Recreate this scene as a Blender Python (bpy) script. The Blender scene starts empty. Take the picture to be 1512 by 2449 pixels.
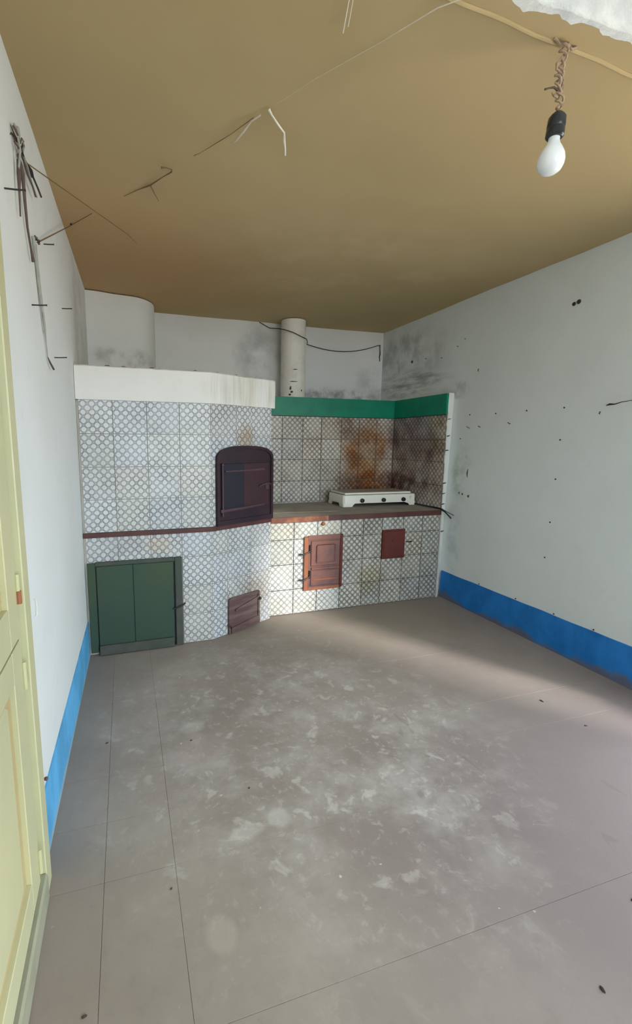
import bpy, bmesh, math, random
from mathutils import Vector, Matrix
random.seed(7)
S = bpy.context.scene
COL = S.collection

# ------------------------------------------------------------------ camera
FPX, CX, CY = 1089.51, 638.787, 1223.705
YAW, PIT, ROL, EYE = 0.300555, -0.151501, 0.0070, 1.3607
cam = bpy.data.cameras.new('camera'); camo = bpy.data.objects.new('camera', cam); COL.objects.link(camo)
sy, cy_, sp, cp = math.sin(YAW), math.cos(YAW), math.sin(PIT), math.cos(PIT)
fwd = Vector((sy*cp, cy_*cp, sp)); up0 = Vector((-sy*sp, -cy_*sp, cp)); rt0 = Vector((cy_, -sy, 0))
rt = rt0*math.cos(ROL) + up0*math.sin(ROL); up = -rt0*math.sin(ROL) + up0*math.cos(ROL)
R = Matrix((rt, up, -fwd)).transposed().to_4x4()
camo.matrix_world = Matrix.Translation((0, 0, EYE)) @ R
cam.sensor_fit = 'VERTICAL'; cam.sensor_height = 24.49; cam.lens = FPX*24.49/2449
cam.shift_x = (756-CX)/2449; cam.shift_y = -(1224.5-CY)/2449
cam.clip_start = 0.02; S.camera = camo

# ------------------------------------------------------------------ light
S.view_settings.view_transform = 'Standard'; S.view_settings.look = 'None'
S.view_settings.gamma = 1.0; S.view_settings.use_curve_mapping = False
S.view_settings.exposure = 0.0
S.cycles.use_denoising = True
S.cycles.max_bounces = 12; S.cycles.diffuse_bounces = 8; S.cycles.sample_clamp_indirect = 6.0
W = bpy.data.worlds.new('daylight'); S.world = W; W.use_nodes = True
nt = W.node_tree; nt.nodes.clear()
tc = nt.nodes.new('ShaderNodeTexCoord'); sx = nt.nodes.new('ShaderNodeSeparateXYZ')
nt.links.new(tc.outputs['Generated'], sx.inputs[0])
cr = nt.nodes.new('ShaderNodeValToRGB'); nt.links.new(sx.outputs['Z'], cr.inputs[0])
cr.color_ramp.elements[0].position = 0.0; cr.color_ramp.elements[0].color = (0.50, 0.46, 0.40, 1)
cr.color_ramp.elements[1].position = 0.06; cr.color_ramp.elements[1].color = (0.80, 0.93, 1.0, 1)
bg = nt.nodes.new('ShaderNodeBackground'); bg.inputs['Strength'].default_value = 14.5
wo = nt.nodes.new('ShaderNodeOutputWorld')
nt.links.new(cr.outputs[0], bg.inputs['Color']); nt.links.new(bg.outputs[0], wo.inputs[0])
SUN_DIR = Vector((-0.539, 0.842, -0.42))
sl = bpy.data.lights.new('hazy_sun', 'SUN'); sl.energy = 6.0; sl.angle = math.radians(9); sl.color = (1.0, 0.95, 0.89)
so = bpy.data.objects.new('hazy_sun', sl); COL.objects.link(so)
so.rotation_euler = SUN_DIR.to_track_quat('-Z', 'Y').to_euler()
# openings in the walls behind the camera (y0, y1, z0, z1) / (x0, x1, z0, z1)
OPEN_R = [(0.38, 1.25, 0.22, 2.15)]
OPEN_B = (0.10, 2.40, 1.20, 2.80)  # unseen rear window, sized and set back to even the daylight fill
Y_REAR = -3.4
def portal(loc, rot, w, h):
    l = bpy.data.lights.new('window_portal', 'AREA'); l.shape = 'RECTANGLE'; l.size = w; l.size_y = h
    l.cycles.is_portal = True
    o = bpy.data.objects.new('window_portal', l); COL.objects.link(o); o.location = loc; o.rotation_euler = rot
for (a, b, c, d) in OPEN_R:
    portal((2.86, (a+b)/2, (c+d)/2), (math.pi/2, 0, math.pi/2), b-a, d-c)
portal(((OPEN_B[0]+OPEN_B[1])/2, Y_REAR-0.16, (OPEN_B[2]+OPEN_B[3])/2), (math.pi/2, 0, math.pi*1), OPEN_B[1]-OPEN_B[0], OPEN_B[3]-OPEN_B[2])

# ------------------------------------------------------------------ node helper
class M:
    def __init__(s, name, rough=0.8, spec=0.3, metal=0.0):
        s.m = bpy.data.materials.new(name); s.m.use_nodes = True; s.t = s.m.node_tree; s.t.nodes.clear()
        s.o = s.n('ShaderNodeOutputMaterial'); s.p = s.n('ShaderNodeBsdfPrincipled')
        s.l(s.p.outputs[0], s.o.inputs[0])
        s.p.inputs['Roughness'].default_value = rough; s.p.inputs['Metallic'].default_value = metal
        s.p.inputs['Specular IOR Level'].default_value = spec
        s.pos = s.n('ShaderNodeNewGeometry').outputs['Position']
    def n(s, t): return s.t.nodes.new(t)
    def l(s, a, b): s.t.links.new(a, b)
    def put(s, sock, v):
        if isinstance(v, bpy.types.NodeSocket): s.l(v, sock)
        elif isinstance(v, tuple): sock.default_value = (*v, 1) if len(v) == 3 and len(sock.default_value) == 4 else v
        else: sock.default_value = v
    def math(s, op, a, b=0.0, c=0.0, clamp=False):
        n = s.n('ShaderNodeMath'); n.operation = op; n.use_clamp = clamp
        s.put(n.inputs[0], a); s.put(n.inputs[1], b); s.put(n.inputs[2], c); return n.outputs[0]
    def vmath(s, op, a, b=(0, 0, 0)):
        n = s.n('ShaderNodeVectorMath'); n.operation = op; s.put(n.inputs[0], a); s.put(n.inputs[1], b)
        return n.outputs['Value'] if op in ('LENGTH', 'DISTANCE', 'DOT_PRODUCT') else n.outputs[0]
    def noise(s, scale, detail=4.0, rough=0.55, co=None, stretch=None, dist=0.0):
        co = co or s.pos
        if stretch: co = s.vmath('MULTIPLY', co, stretch)
        n = s.n('ShaderNodeTexNoise'); n.inputs['Scale'].default_value = scale; n.inputs['Detail'].default_value = detail
        n.inputs['Roughness'].default_value = rough; n.inputs['Distortion'].default_value = dist
        s.l(co, n.inputs['Vector']); return n.outputs['Fac']
    def step(s, v, a, b):      # smooth 0..1 as v goes a..b
        n = s.n('ShaderNodeMapRange'); n.interpolation_type = 'SMOOTHSTEP'
        s.put(n.inputs[0], v); n.inputs[1].default_value = a; n.inputs[2].default_value = b; return n.outputs[0]
    def mix(s, f, a, b, mode='MIX'):
        n = s.n('ShaderNodeMix'); n.data_type = 'RGBA'; n.blend_type = mode
        s.put(n.inputs[0], f); s.put(n.inputs[6], a); s.put(n.inputs[7], b); return n.outputs[2]
    def blob(s, c, r, warp=0.0):
        v = s.vmath('DIVIDE', s.vmath('SUBTRACT', s.pos, c), r)
        d = s.vmath('LENGTH', v)
        if warp: d = s.math('ADD', d, s.math('MULTIPLY', s.math('SUBTRACT', s.noise(7, 5), 0.5), warp))
        return s.math('SUBTRACT', 1.0, s.step(d, 0.35, 1.0))
    def mul(s, *a):
        r = a[0]
        for b in a[1:]: r = s.math('MULTIPLY', r, b)
        return r
    def col(s, c): s.put(s.p.inputs['Base Color'], c)
    def bump(s, h, dist=0.002, strength=0.6):
        n = s.n('ShaderNodeBump'); n.inputs['Distance'].default_value = dist; n.inputs['Strength'].default_value = strength
        s.l(h, n.inputs['Height']); s.l(n.outputs[0], s.p.inputs['Normal'])
    def z(s):
        n = s.n('ShaderNodeSeparateXYZ'); s.l(s.pos, n.inputs[0]); return n.outputs['Z']
    def xyz(s):
        n = s.n('ShaderNodeSeparateXYZ'); s.l(s.pos, n.inputs[0]); return n.outputs
    def rnd(s): return s.n('ShaderNodeObjectInfo').outputs['Random']

def plaster(name, base, alt, stains=(), bumpd=0.004, ns=1.3):
    m = M(name, 0.9, 0.15)
    c = m.mix(m.step(m.noise(ns, 4), 0.35, 0.7), base, alt)
    c = m.mix(m.math('MULTIPLY', m.step(m.noise(9, 6, 0.6), 0.55, 0.8), 0.35), c, tuple(x*0.82 for x in alt))
    for (ce, ra, colr, amt, nsc) in stains:
        st = (1, 1, 1) if not isinstance(nsc, tuple) else nsc[1]
        k = nsc if not isinstance(nsc, tuple) else nsc[0]
        f = m.mul(m.blob(ce, ra, 0.5), m.step(m.noise(k, 6, 0.65, stretch=st), 0.38, 0.68), amt)
        c = m.mix(f, c, colr)
    m.col(c)
    h = m.math('ADD', m.math('MULTIPLY', m.noise(5, 4), 1.0), m.math('MULTIPLY', m.noise(60, 5, 0.6), 0.25))
    m.bump(h, bumpd, 0.7)
    return m.m
SOOT = (0.16, 0.17, 0.19)
mat_wall_l = plaster('wall_left_plaster', (0.68, 0.71, 0.71), (0.72, 0.75, 0.77),
    stains=[((-0.27, 3.35, 2.1), (0.2, 0.5, 0.6), (0.40, 0.39, 0.42), 0.5, 3.0), ((0.0, 4.0, 2.02), (.42, .3, .10), (.30, .29, .26), .7, 5.0)])
mat_wall_r = plaster('wall_right_plaster', (0.64, 0.68, 0.685), (0.68, 0.725, 0.735),
    stains=[((2.67, 4.0, 1.93), (0.3, 0.75, 0.17), SOOT, 0.75, (6, (1, .5, 3))), ((2.67, 4.05, 2.2), (0.3, 0.85, 0.34), (0.27, 0.28, 0.31), 0.7, 4.0),
            ((2.67, 3.15, 1.12), (0.2, 0.16, 0.30), (0.36, 0.44, 0.36), 0.7, 6.0), ((2.67, 3.3, 1.8), (0.2, 0.22, 0.1), SOOT, 0.5, 9.0),
            ((2.67, 3.22, 1.06), (0.2, 0.05, 0.16), (0.10, 0.10, 0.09), 0.45, 14.0), ((2.67, 3.2, .55), (0.2, 0.14, 0.4), (0.40, 0.50, 0.55), 0.6, 8.0)])
mat_wall_b = plaster('wall_back_plaster', (0.66, 0.68, 0.70), (0.72, 0.74, 0.75),
    stains=[((1.3, 4.45, 2.2), (0.34, 0.3, 0.42), (0.33, 0.34, 0.37), 0.65, 3.0), ((2.1, 4.45, 1.84), (0.7, 0.3, 0.11), SOOT, 0.8, 9.0),
            ((2.55, 4.45, 1.95), (0.3, 0.3, 0.25), (0.33, 0.34, 0.36), 0.5, 5.0)])
mat_white = plaster('white_paint', (0.74, 0.75, 0.73), (0.68, 0.69, 0.67), bumpd=0.003)
mat_band = plaster('streaked_white_plaster', (0.76, 0.76, 0.74), (0.70, 0.71, 0.69), bumpd=0.004,
    stains=[((.88, 3.15, 1.7), (.36, .3, .22), (.58, .56, .45), .8, (16, (1, 1, .08))), ((.8, 3.1, 1.7), (.5, .3, .2), (.42, .40, .36), .5, (30, (1, 1, .05)))])
mat_rough = plaster('rough_white_plaster', (0.78, 0.80, 0.80), (0.62, 0.65, 0.67), bumpd=0.03, ns=14)
def ceiling_mat():
    m = M('tan_distemper', 0.85, 0.2)
    a = m.mix(m.step(m.noise(0.9, 3), 0.35, 0.7), (0.455, 0.35, 0.19), (0.50, 0.39, 0.22))
    a = m.mix(m.mul(m.blob((-.1, 3.4, 2.5), (1.3, 1.5, .6)), 0.55), a, (0.56, 0.34, 0.165))
    a = m.mix(m.mul(m.blob((1.5, 3.0, 2.5), (1.2, .9, .6)), m.step(m.noise(3, 6), .45, .7), 0.35), a, (0.66, 0.51, 0.32))
    a = m.mix(m.math('MULTIPLY', m.step(m.noise(14, 6, 0.65), 0.55, 0.85), 0.3), a, (0.42, 0.32, 0.18))
    m.col(a); m.bump(m.noise(6, 5), 0.006, 0.5); return m.m
mat_ceil = ceiling_mat()
def floor_mat():
    m = M('worn_concrete', 0.68, 0.3)
    a = m.mix(m.step(m.noise(1.1, 4), 0.35, 0.68), (0.262, 0.218, 0.196), (0.328, 0.282, 0.252))
    a = m.mix(m.mul(m.blob((2.0, 0.9, 0), (1.7, 1.3, 1)), 0.9), a, (0.185, 0.148, 0.146))  # shade on the near right floor painted into the concrete colour
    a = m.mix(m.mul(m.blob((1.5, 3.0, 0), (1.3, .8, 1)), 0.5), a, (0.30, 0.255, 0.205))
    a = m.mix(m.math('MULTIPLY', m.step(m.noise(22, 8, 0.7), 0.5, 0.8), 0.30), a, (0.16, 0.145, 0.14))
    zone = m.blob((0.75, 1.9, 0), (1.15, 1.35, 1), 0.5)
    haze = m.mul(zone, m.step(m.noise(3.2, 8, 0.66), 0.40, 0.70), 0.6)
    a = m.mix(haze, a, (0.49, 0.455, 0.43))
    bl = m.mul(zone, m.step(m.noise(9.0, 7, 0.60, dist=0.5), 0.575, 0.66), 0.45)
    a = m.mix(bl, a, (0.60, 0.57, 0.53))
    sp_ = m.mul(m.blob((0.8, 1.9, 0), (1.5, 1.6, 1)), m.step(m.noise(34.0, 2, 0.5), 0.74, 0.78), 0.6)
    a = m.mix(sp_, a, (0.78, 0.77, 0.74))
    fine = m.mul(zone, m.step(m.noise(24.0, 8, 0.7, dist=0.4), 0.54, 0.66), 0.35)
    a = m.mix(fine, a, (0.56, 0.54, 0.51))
    for (x, y, rx, ry, c, k) in ((0.20, 1.06, .045, .06, (.55, .52, .40), .5), (0.49, 1.40, .05, .06, (.62, .61, .58), .75),
                              (0.36, 1.37, .07, .05, (.60, .58, .54), .7), (0.28, 2.03, .09, .06, (.52, .52, .48), .7), (0.28, 1.86, .2, .13, (.42, .30, .30), .4)):
        a = m.mix(m.mul(m.blob((x, y, 0), (rx, ry, 1), 2.2), k*.45), a, c)
    sc = m.mul(m.blob((1.0, 1.1, 0), (1.9, 1.3, 1)), m.step(m.noise(7, 3, 0.5, stretch=(1, .25, 1), dist=1.5), 0.69, 0.73), 0.3)
    a = m.mix(sc, a, (0.13, 0.10, 0.09))
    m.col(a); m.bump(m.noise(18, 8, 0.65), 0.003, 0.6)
    return m.m
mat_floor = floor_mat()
def flat(name, c, rough=0.6, spec=0.3, metal=0.0, var=0.15, ns=12, c2=None, amt=0.5, bumpd=0.001, stretch=None):
    m = M(name, rough, spec, metal)
    c2 = c2 or tuple(x*(1-var*2) for x in c)
    f = m.math('MULTIPLY', m.step(m.noise(ns, 5, 0.6, stretch=stretch), 0.42, 0.68), amt)
    m.col(m.mix(f, c, c2)); m.bump(m.noise(ns*4, 4), bumpd, 0.6); return m.m
mat_joint = flat('dirty_joint', (0.15, 0.13, 0.115), 0.95)
mat_groutw = flat('pale_grout', (0.52, 0.49, 0.44), 0.95)
def blue(name, c, worn, zt):
    m = M(name, 0.6, 0.35)
    a = m.mix(m.step(m.noise(6, 6, 0.6, stretch=(1, 1, .6)), 0.35, 0.7), c, tuple(x*1.35+.01 for x in c))
    w = m.step(m.math('ADD', m.z(), m.math('MULTIPLY', m.math('SUBTRACT', m.noise(4, 6, 0.6), 0.5), 0.22)), zt, zt-0.05)
    a = m.mix(m.math('MULTIPLY', w, 0.85), a, worn)
    m.col(a); m.bump(m.noise(12, 6), 0.006, 0.7); return m.m
mat_blue_l = blue('pale_blue_paint', (0.085, 0.34, 0.62), (0.30, 0.42, 0.50), 0.05)
mat_blue_r = blue('deep_blue_paint', (0.004, 0.135, 0.42), (0.12, 0.115, 0.13), 0.055)

def tile_mat(name, disk, ring, ground, grime, grime_amt, stains=(), vary=0.12, glaze=0.35, dr=0.0):
    m = M(name, glaze, 0.4)
    uv = m.n('ShaderNodeUVMap').outputs[0]
    u = m.vmath('MULTIPLY', uv, (20.0, 20.0, 0))     # 50 mm repeat
    wob = m.n('ShaderNodeTexNoise'); wob.inputs['Scale'].default_value = 3.0; m.l(u, wob.inputs['Vector'])
    u = m.vmath('ADD', u, m.vmath('MULTIPLY', m.vmath('SUBTRACT', wob.outputs['Color'], (.5, .5, .5)), (.10, .10, 0)))
    def d(off):
        f = m.vmath('FRACTION', m.vmath('ADD', u, (off+50, off+50, 0)))
        f = m.vmath('MULTIPLY', m.vmath('SUBTRACT', f, (.5, .5, 0)), (1, 1, 0))
        f = m.vmath('ABSOLUTE', f)
        s_ = m.n('ShaderNodeSeparateXYZ'); m.l(f, s_.inputs[0])
        ln = m.vmath('LENGTH', f)
        dg = m.math('MULTIPLY', m.math('ADD', s_.outputs[0], s_.outputs[1]), 0.76)
        return m.math('ADD', m.math('MULTIPLY', ln, .82), m.math('MULTIPLY', dg, .18))
    dd = m.math('MINIMUM', d(0.0), d(0.5))
    ringf = m.mul(m.step(dd, 0.278-dr, 0.310-dr), m.math('SUBTRACT', 1.0, m.step(dd, 0.350-dr, 0.380-dr)))
    outf = m.step(dd, 0.355-dr, 0.385-dr)
    fade = m.math('ADD', 0.72, m.math('MULTIPLY', m.step(m.noise(8, 3), 0.35, 0.65), 0.28))
    c = m.mix(m.math('MULTIPLY', ringf, fade), disk, ring)
    c = m.mix(m.math('MULTIPLY', outf, fade), c, ground)
    hv = m.n('ShaderNodeHueSaturation'); m.put(hv.inputs['Value'], m.math('ADD', 1.0-vary/2, m.math('MULTIPLY', m.rnd(), vary)))
    m.l(c, hv.inputs['Color']); c = hv.outputs[0]
    tint = m.step(m.math('FRACT', m.math('MULTIPLY', m.rnd(), 7.31)), 0.62, 0.64)
    c = m.mix(m.math('MULTIPLY', tint, 0.55), c, (0.88, 0.92, 1.0), 'MULTIPLY')
    tint2 = m.step(m.math('FRACT', m.math('MULTIPLY', m.rnd(), 13.7)), 0.72, 0.74)
    c = m.mix(m.math('MULTIPLY', tint2, 0.6), c, (1.0, 0.95, 0.87), 'MULTIPLY')
    c = m.mix(m.math('MULTIPLY', m.step(m.noise(4.5, 6, 0.6), 0.40, 0.72), grime_amt), c, grime, 'MULTIPLY')
    for (ce, ra, colr, amt, k) in stains:
        c = m.mix(m.mul(m.blob(ce, ra, 0.7), m.step(m.noise(k, 6, 0.65), 0.33, 0.62), amt), c, colr, 'MULTIPLY')
    m.col(c); m.bump(m.noise(40, 3), 0.0006, 0.5)
    return m.m
mat_tile = tile_mat('encaustic_tile', (0.60, 0.61, 0.60), (0.15, 0.165, 0.21), (0.33, 0.345, 0.39), (0.70, 0.67, 0.62), 0.35,
    stains=[((0.80, 3.12, 1.38), (.12, .12, .13), (.72, .50, .32), .8, 5.0), ((0.8, 3.15, .2), (.3, .3, .28), (.70, .60, .52), .8, 6.0),
            ((-.05, 2.96, .7), (.22, .2, .09), (.72, .68, .70), .7, 3.0), ((0.2, 2.96, .7), (.15, .2, .08), (1.0, .80, .62), .6, 3.0)])
mat_tile_c = tile_mat('counter_tile', (0.62, 0.62, 0.58), (0.25, 0.25, 0.235), (0.30, 0.30, 0.28), (0.66, 0.62, 0.55), 0.45,
    stains=[((2.3, 3.28, .3), (.95, .3, .6), (.66, .62, .58), .8, 2.0), ((1.9, 3.28, .25), (.2, .2, .2), (.75, .68, .52), .7, 5.0)], vary=0.22)
mat_tile_g = tile_mat('grey_ground_tile', (0.49, 0.48, 0.435), (0.135, 0.13, 0.122), (0.15, 0.146, 0.136), (0.66, 0.62, 0.56), 0.6,
    stains=[((1.9, 3.28, .25), (.2, .2, .2), (.85, .78, .60), .7, 5.0)], vary=0.22, dr=.04)
mat_tile_s = tile_mat('sooty_tile', (0.60, 0.565, 0.51), (0.19, 0.17, 0.16), (0.23, 0.20, 0.185), (0.64, 0.57, 0.52), 0.65,
    stains=[((2.30, 4.07, 1.22), (.30, .2, .40), (.80, .60, .40), 1.0, 1.5), ((2.32, 4.07, 1.15), (.42, .2, .55), (.72, .36, .14), 1.0, 4.0), ((2.28, 4.07, .95), (.46, .2, .16), (.32, .14, .10), 1.0, 7.0),
            ((2.05, 4.07, 1.52), (.15, .2, .20), (.40, .24, .12), .9, 7.0), ((2.6, 3.95, .97), (.1, .6, .15), (.32, .13, .14), .95, 8.0),
            ((2.6, 3.8, 1.5), (.1, .7, .35), (.44, .42, .52), .8, 5.0), ((2.6, 3.7, 1.2), (.12, .9, .7), (.56, .44, .47), .8, 4.0),
            ((2.6, 3.4, 1.42), (.1, .14, .22), (.70, .62, .35), .8, 8.0), ((2.6, 3.55, 1.27), (.1, .18, .07), (.35, .28, .34), .9, 10.0)], vary=0.2, dr=.03)
mat_green = flat('green_gloss_band', (0.0, 0.215, 0.13), 0.42, 0.45, ns=6, c2=(0.002, 0.15, 0.105), amt=0.7, bumpd=.002)
mat_redpaint = flat('dark_red_brown_paint', (0.085, 0.028, 0.024), 0.45, 0.4, ns=8, c2=(0.05, 0.018, 0.02), amt=.7)
mat_redlit = flat('sunlit_orange_edge', (0.17, 0.055, 0.035), 0.5, 0.4, ns=9, c2=(0.42, 0.17, 0.07), amt=0.75)  # red-brown edge with the sunlit orange put into its colour
mat_purple = flat('dark_purple_iron', (0.026, 0.015, 0.023), 0.5, 0.25, ns=5, c2=(0.036, 0.016, 0.024), amt=.8)
mat_leaf = flat('red_purple_iron', (0.042, 0.017, 0.023), 0.5, 0.3, ns=5, c2=(0.030, 0.016, 0.024), amt=.8)
mat_navy = flat('blackened_iron', (0.010, 0.010, 0.022), 0.5, 0.35, ns=6)
mat_strap = flat('strap_iron', (0.070, 0.035, 0.048), 0.45, 0.4, ns=10)
mat_iron = flat('iron', (0.05, 0.045, 0.045), 0.5, 0.5, .6, ns=20)
mat_rust = flat('rusty_painted_iron', (0.20, 0.088, 0.070), 0.5, 0.4, ns=6, c2=(0.10, 0.060, 0.080), amt=.9)
mat_rust2 = flat('bright_rust', (0.32, 0.12, 0.06), 0.6, 0.3, ns=11, c2=(0.20, 0.075, 0.04))
mat_rust3 = flat('dark_red_rust', (0.11, 0.022, 0.016), 0.5, 0.35, ns=9, c2=(0.06, 0.016, 0.016))
mat_oldwood = flat('old_brown_wood', (0.115, 0.068, 0.066), 0.7, 0.2, ns=10, c2=(0.20, 0.15, 0.14), amt=.7, stretch=(.3, .3, 2))
mat_gdoor = flat('green_door_paint', (0.034, 0.066, 0.047), 0.55, 0.35, ns=3, c2=(0.046, 0.074, 0.038), amt=.8)
mat_gworn = flat('worn_green_wood', (0.055, 0.068, 0.055), 0.65, 0.3, ns=7, c2=(0.085, 0.082, 0.074), amt=.9)
mat_cement = flat('grey_worktop_cement', (0.37, 0.335, 0.29), 0.7, 0.3, ns=6, c2=(0.25, 0.22, 0.19), amt=.6, bumpd=.002)
mat_pipe = flat('white_pipe_paint', (0.74, 0.74, 0.71), 0.6, 0.3, ns=9, c2=(0.55, 0.47, 0.38), amt=.35)
mat_yellow = flat('yellow_door_paint', (0.54, 0.52, 0.31), 0.45, 0.4, ns=3, c2=(0.47, 0.47, 0.31), amt=.6)
mat_yellow_o = flat('ochre_frame_paint', (0.50, 0.40, 0.20), 0.5, 0.4, ns=3, c2=(0.42, 0.31, 0.15))
mat_greyrail = flat('grey_green_rail_paint', (0.34, 0.34, 0.25), 0.5, 0.35, ns=6)
mat_enamel = flat('white_enamel', (0.80, 0.80, 0.74), 0.28, 0.5, ns=4, c2=(0.70, 0.69, 0.62), amt=.3, bumpd=.0002)
mat_lidtop = flat('dusty_lid', (0.42, 0.38, 0.33), 0.5, 0.4, ns=8)
mat_black = flat('black_plastic', (0.012, 0.012, 0.014), 0.4, 0.45)
mat_rubber = flat('black_rubber_hose', (0.02, 0.018, 0.018), 0.55, 0.35)
mat_flex = flat('braided_flex', (0.42, 0.31, 0.22), 0.8, 0.2, ns=60, c2=(0.12, 0.08, 0.06), amt=.8)
mat_wire_d = flat('brown_cloth_wire', (0.115, 0.085, 0.075), 0.8, 0.2, ns=40)
mat_wire_g = flat('painted_grey_wire', (0.34, 0.34, 0.31), 0.8, 0.2, ns=30)
mat_string = flat('thin_brown_string', (0.20, 0.13, 0.07), 0.8, 0.2)
mat_string_w = flat('pale_string', (0.60, 0.56, 0.48), 0.8, 0.2)
mat_stringw2 = flat('white_painted_wire', (0.80, 0.79, 0.73), 0.7, 0.2)
mat_bulb = flat('frosted_glass', (0.82, 0.86, 0.92), 0.25, 0.5, c2=(0.78, 0.82, 0.88), ns=4, bumpd=.0001)
mat_socket = flat('black_bakelite', (0.012, 0.014, 0.022), 0.3, 0.5)
mat_grime = flat('dark_grime', (0.05, 0.045, 0.04), 0.95)
mat_ink = flat('grey_print', (0.25, 0.25, 0.27), 0.6)

# ------------------------------------------------------------------ mesh helpers
def link(name, me, mat, parent=None, loc=(0, 0, 0), rz=0.0, mats=None):
    o = bpy.data.objects.new(name, me)
    if mats:
        if not me.materials:
            for x in mats: me.materials.append(x)
    elif mat and not me.materials: me.materials.append(mat)
    COL.objects.link(o); o.location = loc; o.rotation_euler = (0, 0, rz)
    if parent: o.parent = parent
    return o
def tomesh(bm, name, smooth=False):
    me = bpy.data.meshes.new(name); bmesh.ops.recalc_face_normals(bm, faces=bm.faces)
    if smooth:
        for f in bm.faces: f.smooth = True
    bm.to_mesh(me); bm.free()
    if smooth:
        try: me.set_sharp_from_angle(angle=math.radians(40))
        except Exception: pass
    return me
def add_box(bm, x0, x1, y0, y1, z0, z1, bev=0.0, mi=0):
    r = bmesh.ops.create_cube(bm, size=1.0); vs = r['verts']
    for v in vs:
        v.co = Vector(((x0+x1)/2+v.co.x*(x1-x0), (y0+y1)/2+v.co.y*(y1-y0), (z0+z1)/2+v.co.z*(z1-z0)))
    fs = set(f for v in vs for f in v.link_faces)
    if bev > 0:
        es = list(set(e for v in vs for e in v.link_edges))
        g = bmesh.ops.bevel(bm, geom=es, offset=bev, segments=1, affect='EDGES', profile=0.5)
        fs = set(g['faces']) | set(f for f in fs if f.is_valid)
    for f in fs: f.material_index = mi
def box(x0, x1, y0, y1, z0, z1, bev=0.0):
    bm = bmesh.new(); add_box(bm, x0, x1, y0, y1, z0, z1, bev); return tomesh(bm, 'box')
def add_prism(bm, poly, z0, z1):      # poly: plan outline, z0/z1 floats or per-vertex lists
    n = len(poly)
    a = [bm.verts.new((p[0], p[1], z0)) for p in poly]; b = [bm.verts.new((p[0], p[1], z1)) for p in poly]
    bm.faces.new(a[::-1]); bm.faces.new(b)
    for i in range(n): bm.faces.new((a[i], a[(i+1) % n], b[(i+1) % n], b[i]))
def prism(poly, z0, z1):
    bm = bmesh.new(); add_prism(bm, poly, z0, z1); return tomesh(bm, 'prism')
def add_xz(bm, pts, y0, y1):          # outline in the XZ plane, extruded in Y
    n = len(pts)
    a = [bm.verts.new((p[0], y0, p[1])) for p in pts]; b = [bm.verts.new((p[0], y1, p[1])) for p in pts]
    bm.faces.new(a); bm.faces.new(b[::-1])
    for i in range(n): bm.faces.new((a[i], b[i], b[(i+1) % n], a[(i+1) % n]))
def add_tube(bm, pts, r, n=8, caps=True):
    pts = [Vector(p) for p in pts]; rs = r if isinstance(r, (list, tuple)) else [r]*len(pts)
    rings = []; prev = None
    for i, p in enumerate(pts):
        t = (pts[min(i+1, len(pts)-1)] - pts[max(i-1, 0)]).normalized()
        if prev is None:
            a = Vector((0, 0, 1)) if abs(t.z) < 0.9 else Vector((1, 0, 0)); u = t.cross(a).normalized()
        else: u = (prev - t*prev.dot(t)).normalized()
        prev = u; v = t.cross(u)
        rings.append([bm.verts.new(p + (u*math.cos(2*math.pi*k/n) + v*math.sin(2*math.pi*k/n))*rs[i]) for k in range(n)])
    for i in range(len(rings)-1):
        for k in range(n): bm.faces.new((rings[i][k], rings[i][(k+1) % n], rings[i+1][(k+1) % n], rings[i+1][k]))
    if caps:
        bm.faces.new(rings[0][::-1]); bm.faces.new(rings[-1])
def tube(pts, r, n=8):
    bm = bmesh.new(); add_tube(bm, pts, r, n); return tomesh(bm, 'tube', True)
def wiggle(a, b, n, amp, sag=0.0):
    a, b = Vector(a), Vector(b); out = []
    for i in range(n+1):
        t = i/n; p = a.lerp(b, t); k = 0 if i in (0, n) else 1
        out.append(p + Vector((random.uniform(-1, 1), random.uniform(-1, 1), random.uniform(-1, 1)))*amp*k - Vector((0, 0, sag*4*t*(1-t))))
    return out
def add_lathe(bm, prof, n=24, origin=(0, 0, 0), axis='Z'):
    rings = []
    for (r, h) in prof:
        ring = []
        for k in range(n):
            a = 2*math.pi*k/n; x, y = r*math.cos(a), r*math.sin(a)
            p = (x, y, h) if axis == 'Z' else (x, h, y)
            ring.append(bm.verts.new(Vector(p)+Vector(origin)))
        rings.append(ring)
    for i in range(len(rings)-1):
        for k in range(n): bm.faces.new((rings[i][k], rings[i][(k+1) % n], rings[i+1][(k+1) % n], rings[i+1][k]))
    bm.faces.new(rings[0][::-1]); bm.faces.new(rings[-1])
def lathe(prof, n=24, axis='Z'):
    bm = bmesh.new(); add_lathe(bm, prof, n, axis=axis); return tomesh(bm, 'lathe', True)
def tag(o, label, cat=None, group=None):
    o['label'] = label
    if cat: o['category'] = cat
    if group: o['group'] = group
    return o
def thing(name, loc, label, cat, rz=0.0, group=None):
    o = bpy.data.objects.new(name, None); COL.objects.link(o); o.location = loc; o.rotation_euler = (0, 0, rz)
    o.empty_display_size = 0.05
    return tag(o, label, cat, group)
def struct(o, label):
    o['kind'] = 'structure'; o['label'] = label; o['category'] = o.name.split('_')[0]; return o

# ------------------------------------------------------------------ plan
H = 2.504; AB = 0.0202
def xl(y): return -0.3279 + 0.02019*y
def xr(y): return 2.6922 - 0.00703*y
def yb(x): return 4.4068 + AB*x
def yc(x): return 3.2411 + AB*x       # counter front
def yo(x): return 2.9597 + AB*x       # oven block front
RZ = math.atan(AB)
Y_EDGE = 1.115                        # where the low ceiling ends, above the viewer
H_UP = 3.15

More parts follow.
